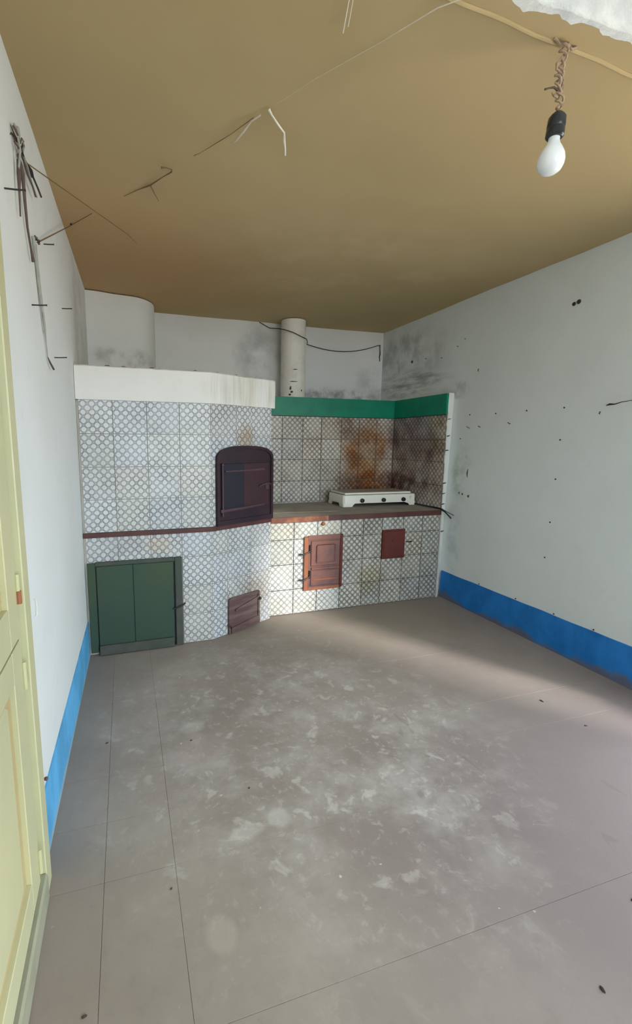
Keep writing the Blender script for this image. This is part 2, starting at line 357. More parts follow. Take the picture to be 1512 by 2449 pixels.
# ------------------------------------------------------------------ structure
struct(link('wall_left', prism([(xl(Y_REAR), Y_REAR), (xl(4.7), 4.7), (xl(4.7)-.22, 4.7), (xl(Y_REAR)-.22, Y_REAR)], -0.1, H_UP), mat_wall_l), 'whitewashed plaster wall along the left side')
bm = bmesh.new()
def rw(y0, y1, z0, z1): add_prism(bm, [(xr(y0), y0), (xr(y0)+.2, y0), (xr(y1)+.2, y1), (xr(y1), y1)], z0, z1)
rw(Y_REAR, OPEN_R[0][0], -.1, H_UP); rw(OPEN_R[0][1], 4.7, -.1, H_UP)
for (a, b, c, d) in OPEN_R:
    if c > 0: rw(a, b, -.1, c)
    rw(a, b, d, H_UP)
struct(link('wall_right', tomesh(bm, 'wall_right'), mat_wall_r), 'greyish white plaster wall along the right side, dotted with nails')
struct(link('wall_back', prism([(-.5, yb(-.5)), (-.5, yb(-.5)+.2), (2.9, yb(2.9)+.2), (2.9, yb(2.9))], -0.1, H_UP), mat_wall_b), 'whitewashed back wall above the stove, smudged with soot')
bm = bmesh.new()
a, b, c, d = OPEN_B
for q in ((-.6, a, -.1, H_UP), (b, 2.95, -.1, H_UP), (a, b, -.1, c), (a, b, d, H_UP)): add_box(bm, q[0], q[1], Y_REAR-.2, Y_REAR, q[2], q[3])
struct(link('wall_rear', tomesh(bm, 'wall_rear'), mat_white), 'white wall behind the viewer with an unseen window opening sized for fill light')

# low tan ceiling with slight waves, ending in a rough edge above the viewer
bm = bmesh.new(); NX, NY = 40, 40
grid = []
import mathutils.noise as mn
for j in range(NY+1):
    row = []
    for i in range(NX+1):
        x = -.5 + 3.4*i/NX; y = Y_EDGE + .006 + (4.75-Y_EDGE)*j/NY
        k_ = min(1.0, (y-Y_EDGE)/.5); z = H + k_*(0.008*mn.noise(Vector((x*1.3, y*1.3, 3))) + 0.003*mn.noise(Vector((x*5, y*5, 9))))
        row.append(bm.verts.new((x, y, z)))
    grid.append(row)
for j in range(NY):
    for i in range(NX): bm.faces.new((grid[j][i], grid[j][i+1], grid[j+1][i+1], grid[j+1][i]))
add_box(bm, -.5, 2.9, Y_EDGE+.03, 4.75, H+.02, H+.2)
for f in bm.faces: f.smooth = len(f.verts) == 4
struct(link('ceiling', tomesh(bm, 'ceiling'), mat_ceil), 'low tan distempered ceiling')
# white rough face rising from the ceiling edge
bm = bmesh.new(); NX, NZ = 170, 26; rows = []
for j in range(NZ+1):
    row = []
    for i in range(NX+1):
        x = -.45 + 3.3*i/NX; t = j/NZ; z = H - 0.004 + (H_UP-H)*t
        n1 = mn.noise(Vector((x*14, z*14, 1))); n2 = mn.noise(Vector((x*40, z*40, 5)))
        y = Y_EDGE - .010 + 0.009*n1 + 0.006*n2
        if j == 0: z += 0.004*mn.noise(Vector((x*9, 0, 2))) + 0.003*n2
        row.append(bm.verts.new((x, y, z)))
    rows.append(row)
for j in range(NZ):
    for i in range(NX): bm.faces.new((rows[j][i], rows[j][i+1], rows[j+1][i+1], rows[j+1][i]))
btm = [bm.verts.new((v.co.x, Y_EDGE+.05, v.co.z+.01)) for v in rows[0]]
for i in range(NX): bm.faces.new((rows[0][i], btm[i], btm[i+1], rows[0][i+1]))
for f in bm.faces: f.smooth = True
struct(link('wall_lintel', tomesh(bm, 'lintel'), mat_rough), 'rough white plaster face above the edge of the tan ceiling')
struct(link('ceiling_upper', box(-.6, 2.95, Y_REAR-.2, Y_EDGE+.1, H_UP, H_UP+.15), mat_white), 'higher white ceiling over the viewer')
# bead along the ceiling
bm = bmesh.new()
pts = [(-.4+3.2*i/60, 1.172+.0535*(-.4+3.2*i/60-.869)+.002*math.sin(i*.9), H-.001+.001*math.sin(i*1.7)) for i in range(61)]
add_tube(bm, pts, 0.006, 8)
struct(link('trim_1', tomesh(bm, 'bead', True), mat_ceil), 'thin tan plaster bead across the ceiling beside the bulb cord')

# floor: base and scored slabs
fl = struct(link('floor', box(-.6, 2.95, Y_REAR-.2, 4.75, -0.12, -0.008), mat_joint), 'worn grey concrete floor scored into slabs, spotted with white dust')
YE = [Y_REAR, -2.36, -1.82, -1.28, -.74, -.20, .32, .868, 1.32, 1.558, 1.80, 2.35, 2.90, 3.40]
XE = [-.42, -.113, .105, 2.78]
for j in range(len(YE)-1):
    for i in range(len(XE)-1):
        g = 0.0005 if (i < 2 and j < 11) else 0.0003
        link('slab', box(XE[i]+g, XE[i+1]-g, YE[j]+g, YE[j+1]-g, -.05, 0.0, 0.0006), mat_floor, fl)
tag(link('baseboard_left', prism([(xl(1.4), 1.4), (xl(1.4)+.006, 1.4), (xl(2.96)+.006, 2.96), (xl(2.96), 2.96)], 0.0, .226), mat_blue_l), 'pale blue painted band at the foot of the left wall', 'baseboard')['kind'] = 'structure'
bm = bmesh.new(); NB = 60; ring = []
for i in range(NB+1):
    y = 1.26 + (3.31-1.26)*i/NB; n = mn.noise(Vector((y*5, 0, 0)))
    dz = .004*n; ring.append([bm.verts.new(p) for p in ((xr(y)+.01, y, 0), (xr(y)-.016-.005*n, y, 0), (xr(y)-.014-.003*n, y, .10), (xr(y)-.008, y, .236+dz), (xr(y)+.01, y, .240+dz))])
for i in range(NB):
    for k in range(4): bm.faces.new((ring[i][k], ring[i+1][k], ring[i+1][k+1], ring[i][k+1]))
tag(link('baseboard_right', tomesh(bm, 'base', True), mat_blue_r), 'deep blue painted band at the foot of the right wall', 'baseboard')['kind'] = 'structure'

# ------------------------------------------------------------------ tiles
TM = {}
def tile_mesh(w, h, mat, t=.009):
    dark = mat.name != 'encaustic_tile'
    key = (round(w, 3), round(h, 3), mat.name)
    if key in TM: return TM[key]
    bm = bmesh.new(); b, g = (.0006, .0026) if dark else (.0010, .0014)
    x0, x1, z0, z1 = g, w-g, g, h-g
    o = [bm.verts.new(p) for p in ((x0, 0, z0), (x1, 0, z0), (x1, 0, z1), (x0, 0, z1))]
    m_ = [bm.verts.new(p) for p in ((x0, -t+b, z0), (x1, -t+b, z0), (x1, -t+b, z1), (x0, -t+b, z1))]
    f_ = [bm.verts.new(p) for p in ((x0+b, -t, z0+b), (x1-b, -t, z0+b), (x1-b, -t, z1-b), (x0+b, -t, z1-b))]
    bm.faces.new(f_); bm.faces.new(o[::-1])
    for i in range(4):
        j = (i+1) % 4
        bm.faces.new((o[i], o[j], m_[j], m_[i])).material_index = 1; bm.faces.new((m_[i], m_[j], f_[j], f_[i]))
    uv = bm.loops.layers.uv.new('UVMap')
    for f in bm.faces:
        for l in f.loops: l[uv].uv = (l.vert.co.x, l.vert.co.z)
    me = tomesh(bm, 'tile'); me.materials.append(mat); me.materials.append(mat_joint if dark else mat_groutw); TM[key] = me
    return me
def tiles(parent, ox, oy, rz, xs, zs, mat, skip=None):
    """tiles on a face through (ox,oy) running along rz; xs = joints along the face, zs = joint heights"""
    for i in range(len(xs)-1):
        for j in range(len(zs)-1):
            w, h = xs[i+1]-xs[i], zs[j+1]-zs[j]
            if w < .012 or h < .012 or (skip and skip((xs[i]+xs[i+1])/2, (zs[j]+zs[j+1])/2)): continue
            jz = random.uniform(-.0006, .0006)
            o = link('tile', tile_mesh(w, h, mat), None, parent)
            o.location = (ox+xs[i]*math.cos(rz), oy+xs[i]*math.sin(rz)+jz, zs[j])
            o.rotation_euler = (random.uniform(-.002, .002), 0, rz+random.uniform(-.003, .003))
# ------------------------------------------------------------------ masonry oven (left)
AX, AY = 0.535, yo(.535); BX, BY = 1.030, 3.225
OL = math.hypot(BX-AX, BY-AY); ORZ = math.atan2(BY-AY, BX-AX)
TT = .009
def off(x, y, rz, d): return (x - math.sin(rz)*d, y + math.cos(rz)*d)
oven = thing('masonry_oven', (0, 0, 0), 'white tiled masonry oven block in the left corner with an arched dark door', 'oven')
# body behind the tiles
lx = xl(2.96)+.002
A2 = (AX + .002, AY+TT); B2 = (BX+.0, BY+TT)
body = [(lx, yo(lx)+TT), A2, B2, (BX, 4.40), (lx, 4.38)]
link('oven_body', prism(body, 0.0, 1.60), mat_groutw, oven)
# left face: origin at the corner A, running to the left wall
colsL = [-.79, -.6, -.4, -.2, 0.0]
O = off(AX, AY, RZ, TT)
rowsU = [.797, 1.002, 1.203, 1.404, 1.604]
tiles(oven, O[0], O[1], RZ, colsL, rowsU, mat_tile)
tiles(oven, O[0], O[1], RZ, colsL, [.004, .204, .404, .604, .768], mat_tile, skip=lambda x, z: x < -.2 and z < .6)
O2 = off(AX, AY, ORZ, TT)
tiles(oven, O2[0], O2[1], ORZ, [0.0, .222, .352, OL-.002], [1.203, 1.404, 1.604], mat_tile, skip=lambda x, z: False)
tiles(oven, O2[0], O2[1], ORZ, [0.0, .036], [.797, 1.002, 1.203], mat_tile)
tiles(oven, O2[0], O2[1], ORZ, [0.0, .133, .346, OL-.002], [.004, .204, .404, .604, .768], mat_tile, skip=lambda x, z: .133 < x < .346 and z < .2)
# dark red strip round the oven at worktop height
def strip_poly(d0, d1, x0):
    p = []
    for d in (d0, d1):
        a = (x0, yo(x0)-d); b_ = (AX+.0*d, AY-d); c_ = (BX+math.sin(ORZ)*d*.2, BY-d)
        p.append([a, b_, c_])
    return p[0] + p[1][::-1]
tag(link('worktop_strip', prism(strip_poly(.014, -TT, lx), .768, .797), mat_redpaint, oven), 'dark red-brown strip across the oven front')
# white plaster band on top, wavy lower edge at the right
bm = bmesh.new(); path = []
for i in range(30): t = i/29; path.append((lx+(AX-lx)*t, yo(lx+(AX-lx)*t)))
for i in range(1, 26): t = i/25; path.append((AX+(BX+.022-AX)*t, AY+(BY+.010-AY)*t))
ring = []
for i, (x, y) in enumerate(path):
    n = mn.noise(Vector((x*6, 1, 0))); n2 = mn.noise(Vector((x*22, 4, 0)))
    k = max(0, (i-24)/30)
    d = .020 + .004*n + .012*k*n2
    ring.append([bm.verts.new(p) for p in ((x, y+.03, 1.604), (x, y-d+.004, 1.602+.006*k*n2), (x, y-d, 1.61), (x, y-d-.002, 1.70), (x, y-d, 1.792+.004*n2), (x, y-d+.01, 1.80+.004*n2), (x, y+.05, 1.80+.003*n))])
for i in range(len(ring)-1):
    for k in range(6): bm.faces.new((ring[i][k], ring[i+1][k], ring[i+1][k+1], ring[i][k+1]))
bm.faces.new(ring[0]); bm.faces.new(ring[-1][::-1])
link('plaster_band', tomesh(bm, 'band', True), mat_band, oven)
link('oven_top', prism([(lx, yo(lx)+.03), (AX, AY+.03), (BX, BY+.04), (BX, 4.40), (lx, 4.38)], 1.60, 1.797), mat_white, oven)
# crumbs of old plaster along the top edge
bm = bmesh.new()
for i in range(26):
    t = random.random(); x = lx+.03+(BX-lx-.05)*t; y = (yo(x) if x < AX else AY+(x-AX)*math.tan(ORZ))+random.uniform(0, .02)
    s = random.uniform(.003, .009); add_box(bm, x-s*1.6, x+s*1.6, y-s, y+s, 1.797, 1.797+s*1.1, s*.3)
o = link('crumbs', tomesh(bm, 'crumbs'), mat_grime, oven); o['kind'] = 'stuff'

# arched oven door (local frame: x along the oblique face, -y towards the room)
def arch(x0, x1, z0, zs, zc, n=18):
    p = [(x0, z0), (x1, z0)]
    hw = (x1-x0)/2; cxm = (x0+x1)/2
    for i in range(n+1):
        a = math.pi*i/n; c_, s_ = math.cos(a), math.sin(a)
        p.append((cxm + hw*math.copysign(abs(c_)**.72, c_), zs + (zc-zs)*abs(s_)**.85))
    return p
def arch_ring(bm, o_, i_, y0, y1):
    n = len(o_)
    ao = [bm.verts.new((p[0], y0, p[1])) for p in o_]; ai = [bm.verts.new((p[0], y0, p[1])) for p in i_]
    bo = [bm.verts.new((p[0], y1, p[1])) for p in o_]; bi = [bm.verts.new((p[0], y1, p[1])) for p in i_]
    for i in range(n):
        j = (i+1) % n
        bm.faces.new((ao[i], ao[j], ai[j], ai[i])); bm.faces.new((ao[i], bo[i], bo[j], ao[j]))
        bm.faces.new((ai[i], ai[j], bi[j], bi[i])); bm.faces.new((bo[i], bi[i], bi[j], bo[j]))
DO = off(AX, AY, ORZ, 0.0)
def onob(name, me, mat, par=oven): return link(name, me, mat, par, (DO[0], DO[1], 0), ORZ)
bm = bmesh.new(); arch_ring(bm, arch(.036, OL+.004, .797, 1.245, 1.335), arch(.056, OL-.018, .83, 1.240, 1.315), -.020, 0.0)
od = onob('oven_door', tomesh(bm, 'doorframe', True), mat_purple); tag(od, 'dark purple-brown arched iron oven door')
def dc(name, me, mat):
    o = bpy.data.objects.new(name, me); me.materials.append(mat); COL.objects.link(o); o.parent = od; return o
bm = bmesh.new(); add_xz(bm, arch(.054, OL-.016, .80, 1.240, 1.317), -.010, 0.0); dc('arch_panel', tomesh(bm, 'p', True), mat_purple)
dc('door_leaf', box(.082, .275, -.018, -.009, .905, 1.215, .002), mat_navy)
dc('door_leaf', box(.272, OL-.045, -.0190, -.009, .905, 1.215, .002), mat_leaf)
bm = bmesh.new(); add_xz(bm, [(.10, 1.168), (.30, 1.171), (OL-.095, 1.178), (OL-.095, 1.160), (.30, 1.160), (.10, 1.160)], -.027, -.018); dc('strap', tomesh(bm, 's'), mat_strap)
bm = bmesh.new(); add_xz(bm, [(.06, .908), (.28, .912), (OL-.095, .918), (OL-.095, .908), (.30, .898), (.06, .888)], -.028, -.018); dc('strap', tomesh(bm, 's'), mat_strap)
dc('hinge_rod', tube([(.078, -.024, .86), (.078, -.024, 1.20)], .006), mat_strap)
dc('hinge_knob', lathe([(.001, 1.198), (.009, 1.202), (.010, 1.210), (.006, 1.218), (.001, 1.220)], 12), mat_strap).location = (.078, -.024, 0)
dc('latch', tube([(OL-.15, -.024, 1.045), (OL-.09, -.028, 1.062), (OL-.055, -.034, 1.066), (OL-.035, -.030, 1.058)], [.006, .006, .008, .006]), mat_strap)
dc('latch_plate', box(OL-.08, OL-.045, -.026, -.018, 1.02, 1.07, .002), mat_strap)

# small ash hatch low on the oblique face
AOY = .004
bm = bmesh.new()
add_box(bm, .134, .150, -.016, .0, .0, .262, .002)
add_box(bm, .150, .425, -.014, .0, .240, .266, .002)
add_box(bm, .413, .430, -.020, .0, .060, .262, .002)
ah = onob('ash_door', tomesh(bm, 'ash'), mat_oldwood); tag(ah, 'small worn brown ash hatch near the floor')
def ac(name, me, mat=mat_oldwood):
    o = bpy.data.objects.new(name, me); me.materials.append(mat); COL.objects.link(o); o.parent = ah; return o
ac('door_leaf', box(.151, .412, -.011, .0, .03, .239, .002))
bm = bmesh.new(); add_xz(bm, [(.19, .176), (.40, .222), (.42, .236), (.42, .222), (.40, .208), (.19, .160)], -.022, -.011); ac('batten', tomesh(bm, 'b'))
bm = bmesh.new(); add_xz(bm, [(.155, .046), (.43, .075), (.43, .010), (.155, .006)], -.020, -.0); ac('batten', tomesh(bm, 'b'), mat_oldwood)
ac('hinge', tube([(.12, -.014, .075), (.145, -.024, .06), (.15, -.022, .045)], .006), mat_iron)
ac('knob', lathe([(.001, -.035), (.010, -.032), (.012, -.024), (.007, -.018), (.007, -.01)], 12, 'Y'), mat_iron).location = (.425, 0, .205)

# green fuel hatch
GR = off(AX, AY, RZ, 0.0)
gh = link('fuel_door', box(-.788, -.742, -.018, TT-.001, 0.02, .608, .003), mat_gdoor, oven, (GR[0], GR[1], 0), RZ)
tag(gh, 'dark green plank fuel hatch at the foot of the oven')
def gc(name, me, mat):
    o = bpy.data.objects.new(name, me); me.materials.append(mat); COL.objects.link(o); o.parent = gh; return o
gc('frame_post', box(-.252, -.206, -.020, TT-.001, 0.004, .612, .003), mat_gworn)
gc('frame_rail', box(-.742, -.252, -.018, TT-.001, .586, .612, .003), mat_gworn)
gc('plank', box(-.736, -.518, -.014, TT-.001, .03, .584, .002), mat_gdoor)
gc('plank', box(-.5155, -.262, -.0145, TT-.001, .03, .584, .002), mat_gdoor)
gc('bottom_rail', box(-.737, -.268, -.036, -.015, .004, .068, .004), mat_gworn)
gc('hook', tube([(-.272, -.022, .262), (-.25, -.030, .268), (-.215, -.034, .283), (-.196, -.024, .290), (-.190, -.016, .292)], .0055), mat_iron)
gc('back_board', box(-.742, -.252, -.004, TT-.001, .004, .60), mat_navy)

# ------------------------------------------------------------------ counter (right)
counter = thing('tiled_counter', (0, 0, 0), 'pattern tiled masonry counter with rusty iron hatches, against the right wall', 'counter')
cx0, cx1 = BX+.004, 2.600
link('counter_body', prism([(cx0, yc(cx0)+TT), (cx1, yc(cx1)+TT), (cx1, 4.04+AB*cx1), (cx0, 4.04)], 0.0, .751), mat_joint, counter)
CO = off(cx0, yc(cx0), RZ, TT)
cols = [0.0, .200, .402, .608, .812, .99, 1.196, 1.388, cx1-cx0]
for (lo, hi, mt) in ((0, .6, mat_tile_c), (.6, 3, mat_tile_g)):
    tiles(counter, CO[0], CO[1], RZ, cols, [.004, .206, .410, .610, .752], mt,
      skip=lambda x, z: not (lo < x < hi) or (.402 < x < .6 and .21 < z < .6) or (1.0 < x < 1.19 and .41 < z < .6))
def cc(name, me, mat, par): return link(name, me, mat, par)
CF = off(cx0, yc(cx0), RZ, 0.0); X0 = cx0
def rel(x): return x-X0
# large rusty hatch
ih = link('iron_door', box(rel(1.318), rel(1.652), -.010, TT-.001, .187, .628, .004), mat_rust, counter, (CF[0], CF[1], 0), RZ)
tag(ih, 'large rusty red-brown iron hatch with two hook hinges')
def ic(name, me, mat, par=None):
    o = bpy.data.objects.new(name, me); me.materials.append(mat); COL.objects.link(o); o.parent = par or ih; return o
ic('frame_bar', box(rel(1.318), rel(1.352), -.016, -.009, .187, .622, .002), mat_rust2)
ic('frame_bar', box(rel(1.352), rel(1.640), -.014, -.009, .600, .636, .002), mat_rust)
ic('frame_bar', box(rel(1.632), rel(1.656), -.017, -.009, .195, .636, .002), mat_rust3)
ic('frame_bar', box(rel(1.352), rel(1.632), -.014, -.009, .187, .212, .002), mat_rust2)
ic('upper_plate', box(rel(1.375), rel(1.628), -.018, -.009, .385, .592, .006), mat_rust)
ic('raised_boss', box(rel(1.42), rel(1.585), -.022, -.017, .41, .56, .010), mat_rust)
ic('lower_plate', box(rel(1.375), rel(1.628), -.018, -.009, .222, .350, .006), mat_rust)
ic('rib', box(rel(1.380), rel(1.628), -.021, -.009, .358, .374, .002), mat_rust)
ic('rib', box(rel(1.395), rel(1.612), -.023, -.017, .268, .280, .002), mat_rust2)
for zc_ in (.500, .292):
    ic('hinge_slot', box(rel(1.360), rel(1.370), -.020, -.009, zc_-.005, zc_+.060, .002), mat_black)
    ic('hook_hinge', tube([(rel(1.366), -.020, zc_+.01), (rel(1.335), -.024, zc_-.004), (rel(1.312), -.026, zc_-.012), (rel(1.285), -.020, zc_-.008), (rel(1.272), -.012, zc_-.010)], [.005, .006, .0075, .005, .003]), mat_iron)
# small rusty hatch
sh = link('damper_door', box(rel(2.026), rel(2.246), -.012, TT-.001, .394, .643, .003), mat_rust3, counter, (CF[0], CF[1], 0), RZ)
tag(sh, 'small square dark red hatch on the right')
ic('door_leaf', box(rel(2.038), rel(2.234), -.017, -.011, .406, .631, .004), mat_rust3, sh)
ic('pin', tube([(rel(2.250), -.016, .535), (rel(2.275), -.020, .530), (rel(2.305), -.018, .532)], [.004, .005, .007]), mat_iron, sh)
ic('knob', lathe([(.001, -.026), (.006, -.025), (.007, -.019), (.005, -.016)], 10, 'Y'), mat_rust3, sh).location = (rel(2.12), 0, .55)
o = ic('plug', lathe([(.001, -.016), (.012, -.015), (.016, -.010), (.016, -.004)], 14, 'Y'), mat_rust2, counter); o.location = (1.480, yc(1.48), .724)
# pale mortar line at the floor
# worktop
wt = thing('worktop', (0, 0, 0), 'grey cement worktop with a red-brown front edge painted sunlit orange at left, carrying the gas hob', 'worktop')
wx0, wx1 = BX+.004, 2.598
link('top_slab', prism([(wx0, yc(wx0)-.002), (wx1, yc(wx1)-.002), (wx1, 4.038+AB*wx1), (wx0, 4.038)], .752, .787), mat_cement, wt)
bm = bmesh.new()
seg = 24
for (xa, xb, mi) in ((wx0, 1.52, 0), (1.52, wx1, 1)):
    add_prism(bm, [(xa, yc(xa)-.016), (xb, yc(xb)-.016), (xb, yc(xb)-.0025), (xa, yc(xa)-.0025)], .748, .789)
    for f in bm.faces:
        if f.calc_center_median().x > 1.52: f.material_index = 1
link('edge_strip', tomesh(bm, 'edge'), None, wt, mats=[mat_redlit, mat_redpaint])
o = link('cover_plate', prism([(1.06, 3.50), (1.70, 3.46), (1.62, 3.92), (1.06, 3.94)], .7875, .790), mat_cement, wt)
tag(o, 'thin grey plate lying flush in the worktop')

# ------------------------------------------------------------------ splashback
sb = thing('splashback', (0, 0, 0), 'sooty pattern tiled splashback behind the hob under a green band', 'splashback')
SX, SY = 2.600, 4.03+AB*2.6
struct(link('wall_ledge', prism([(BX+.004, 4.04+AB*BX+TT), (SX, SY+.01+TT), (xr(4.1)-.003, SY+.01), (xr(4.44)-.003, 4.44), (BX+.004, 4.425)], .0, 1.775), mat_wall_b), 'plastered masonry ledge above the green band, carrying the flue pipe')  # masonry ledge in front of the back wall, not a trim moulding
struct(link('wall_facing', prism([(SX+TT, 3.297), (xr(3.34)-.002, 3.345), (xr(4.09)-.003, 4.09), (SX+TT, 4.09)], .0, 1.775), mat_white), 'thin masonry facing on the right wall behind the side tiles')  # masonry facing on the right wall, not a trim moulding
SO = off(BX+.006, 4.03+AB*(BX+.006), RZ, TT)
zr = [.790, .996, 1.200, 1.392, 1.603]
tiles(sb, SO[0], SO[1], RZ, [x-(BX+.006) for x in (1.036, 1.20, 1.40, 1.607, 1.799, 2.010, 2.205, 2.402, 2.598)], zr, mat_tile_s)
tiles(sb, SX+TT, SY-.003, -math.pi/2, [0, .19, .39, .59, .782], zr, mat_tile_s)
tiles(sb, SX+TT, SY-.003, -math.pi/2, [.60, .782], [.004, .206, .41, .61, .75], mat_tile_s, skip=lambda x, z: True)
link('tile_bed', prism([(BX+.03, 4.03+AB*BX+.0075), (SX+.0075, SY+.0075), (SX+.0075, 3.297), (SX+.0095, 3.297), (SX+.0095, SY+.0095), (BX+.03, 4.03+AB*BX+.0095)], .79, 1.60), mat_joint, sb)
bm = bmesh.new()
add_prism(bm, [(BX+.03, 4.018+AB*BX), (SX-.012, SY-.012), (SX-.012, 3.292), (SX+.010, 3.292), (SX+.010, SY+.03), (BX+.03, 4.05+AB*BX)], 1.603, 1.775)
tag(link('green_band', tomesh(bm, 'gb'), mat_green, sb), 'glossy emerald green painted band')
link('joint_line', prism([(BX+.03, 4.016+AB*BX), (SX-.013, SY-.014), (SX-.013, 3.291), (SX, 3.291), (SX, SY), (BX+.03, 4.03+AB*BX)], 1.6005, 1.6045), mat_grime, sb)
# ragged white plaster edge facing the room
bm = bmesh.new(); NE = 70; ring = []
for i in range(NE+1):
    z = 1.78*i/NE; n = mn.noise(Vector((z*11, 2, 0))); n2 = mn.noise(Vector((z*37, 7, 0)))
    xa = SX+.006+.006*(1-z/1.78)+.006*n+.005*n2
    ring.append([bm.verts.new(p) for p in ((xa, 3.303, z), (xa+.002, 3.290+.003*n2, z), (xr(3.32)-.016, 3.324-.030*z/1.78+.004*n, z), (xr(3.33)-.002, 3.338-.040*z/1.78+.006*n, z), (xr(3.2)+.006, 3.345, z))])
for i in range(NE):
    for k in range(4): bm.faces.new((ring[i][k], ring[i+1][k], ring[i+1][k+1], ring[i][k+1]))
bm.faces.new(ring[-1])
tag(link('plaster_edge', tomesh(bm, 'pe', True), mat_white, bpy.data.objects['wall_right']), 'ragged white plaster edge')
bm = bmesh.new()
for z in (1.56, 1.42, 1.30, 1.02, .93, .60, .84):
    s = random.uniform(.006, .012); x = SX+random.uniform(-.002, .016)
    add_tube(bm, [(x-.004, 3.281, z), (x+.010, 3.276, z+.004), (x+.024, 3.274, z+random.uniform(0, .012))], [s*.45, s*.4, .001], 5)
o = link('chips', tomesh(bm, 'chips'), mat_grime, sb); o['kind'] = 'stuff'

# ------------------------------------------------------------------ chimney parts
pts = [(xl(3.9)+.001, 3.925), (-.15, 3.935), (-.05, 3.965)]
for i in range(0, 11):
    a = math.pi/2*(1-i/10); pts.append((.06+.225*math.cos(a), 4.25-.27*math.sin(a)))
pts += [(.290, 4.405), (xl(4.4)+.001, 4.398)]
tag(link('chimney_breast', prism(pts, 1.798, 2.497), mat_wall_l), 'broad rounded white chimney breast rising from the oven block in the left corner', 'chimney')
for f in bpy.data.objects['chimney_breast'].data.polygons: f.use_smooth = abs(f.normal.z) < .5
bpy.data.objects['chimney_breast'].data.set_sharp_from_angle(angle=math.radians(30))
fp = thing('flue_pipe', (1.575, 4.272, 1.777), 'slim round white flue pipe standing on the ledge above the green band', 'pipe')
prof = [(.118, .002), (.120, .01), (.118, .03), (.1175, .18), (.119, .20), (.1175, .22), (.117, .45), (.1185, .47), (.117, .49), (.117, .718)]
link('pipe_body', lathe(prof, 32), mat_pipe, fp)
bm = bmesh.new()
for (a, z, w, h) in ((-1.75, .26, .022, .004), (-1.9, .15, .03, .004), (-2.1, .09, .008, .02), (-2.0, .055, .012, .010), (-1.7, .15, .02, .003), (-1.15, .07, .004, .010), (-2.15, .03, .01, .01)):
    x, y = .1195*math.cos(a), .1195*math.sin(a); v = [bm.verts.new((x+sx_*w*-math.sin(a)+random.uniform(-.003, .003)-.0*a, y+sx_*w*math.cos(a)-.002, z+sz*h)) for sx_, sz in ((-1, -.4), (0, -1), (1, -.3), (.8, .7), (-.2, 1), (-.9, .5))]
    r = bmesh.ops.extrude_face_region(bm, geom=[bm.faces.new(v)]); bmesh.ops.translate(bm, verts=[e for e in r['geom'] if isinstance(e, bmesh.types.BMVert)], vec=(-.003*math.cos(a), -.003*math.sin(a), 0))
o = link('paint_chips', tomesh(bm, 'chips'), mat_grime, fp); o['kind'] = 'stuff'

# ------------------------------------------------------------------ gas hob
hob = thing('gas_hob', (1.843, 3.645, .790), 'white enamel three burner table-top gas hob with closed lid on the worktop', 'hob', rz=-.006)
HW, HD = .738, .33
bm = bmesh.new(); r_ = .028
plan = []
for (cx_, cy2, a0) in ((r_, r_, 180), (HW-.012, .012, 270), (HW-.012, HD-.012, 0), (r_, HD-r_, 90)):
    rr = r_ if cx_ == r_ else .012
    for k in range(6): a = math.radians(a0+90*k/5); plan.append((cx_+rr*math.cos(a), cy2+rr*math.sin(a)))
lv = [(.030, 0), (.098, 0), (.103, .004), (.105, .010)]
rings = []
for z, ins in lv:
    rings.append([bm.verts.new((x+(ins if x < HW/2 else -ins), y+(ins if y < HD/2 else -ins), z)) for x, y in plan])
n = len(plan)
for i in range(len(rings)-1):
    for k in range(n): bm.faces.new((rings[i][k], rings[i][(k+1) % n], rings[i+1][(k+1) % n], rings[i+1][k]))
bm.faces.new(rings[-1]); bm.faces.new(rings[0][::-1])
link('hob_body', tomesh(bm, 'hob', True), mat_enamel, hob)
# feet: pressed corners of the shell, sloping in to the cut-outs
for ol in ([(.004, .0305), (.115, .0305), (.095, .012), (.090, .0), (.008, .0)], [(HW-.115, .0305), (HW-.001, .0305), (HW-.001, .0), (HW-.060, .0), (HW-.068, .014)]):
    bm = bmesh.new(); add_xz(bm, ol, .0005, .010); link('front_foot', tomesh(bm, 'f'), mat_enamel, hob)
for (y0, y1, s) in ((.006, .10, 1), (HD-.006, HD-.09, -1)):
    vs = [(y0, .0305), (y1, .0305), (y1-.016*s, .014), (y1-.022*s, 0), (y0+.002*s, 0)]
    for xx in (0.0006, HW-.0106):
        bm = bmesh.new()
        a = [bm.verts.new((xx, p[0], p[1])) for p in vs]; b_ = [bm.verts.new((xx+.010, p[0], p[1])) for p in vs]
        bm.faces.new(a); bm.faces.new(b_[::-1])
        for i in range(5): bm.faces.new((a[i], b_[i], b_[(i+1) % 5], a[(i+1) % 5]))
        link('side_foot', tomesh(bm, 'f2'), mat_enamel, hob)
bm = bmesh.new()
add_box(bm, .02, HW-.045, .014, HD-.014, .105, .109, .001)
link('lid_seam', tomesh(bm, 'ls'), mat_grime, hob)
bm = bmesh.new(); add_box(bm, .016, HW-.042, .010, HD-.012, .109, .126, .005, 0)
for f in bm.faces:
    if f.normal.z > .9 and f.calc_center_median().z > .125: f.material_index = 1
bm.normal_update()
for f in bm.faces: f.material_index = 1 if (f.calc_center_median().z > .1255) else 0
link('lid', tomesh(bm, 'lid'), None, hob, mats=[mat_enamel, mat_lidtop])
for kx in (.181, .400, .607):
    k = link('knob', lathe([(.002, -.026), (.016, -.024), (.019, -.018), (.020, -.006), (.017, -.0006)], 20, 'Y'), mat_black, hob, (kx, 0, .056))
    o = link('pointer', box(-.0035, .0035, -.031, -.024, -.015, .015, .001), mat_black, k)
bm = bmesh.new()
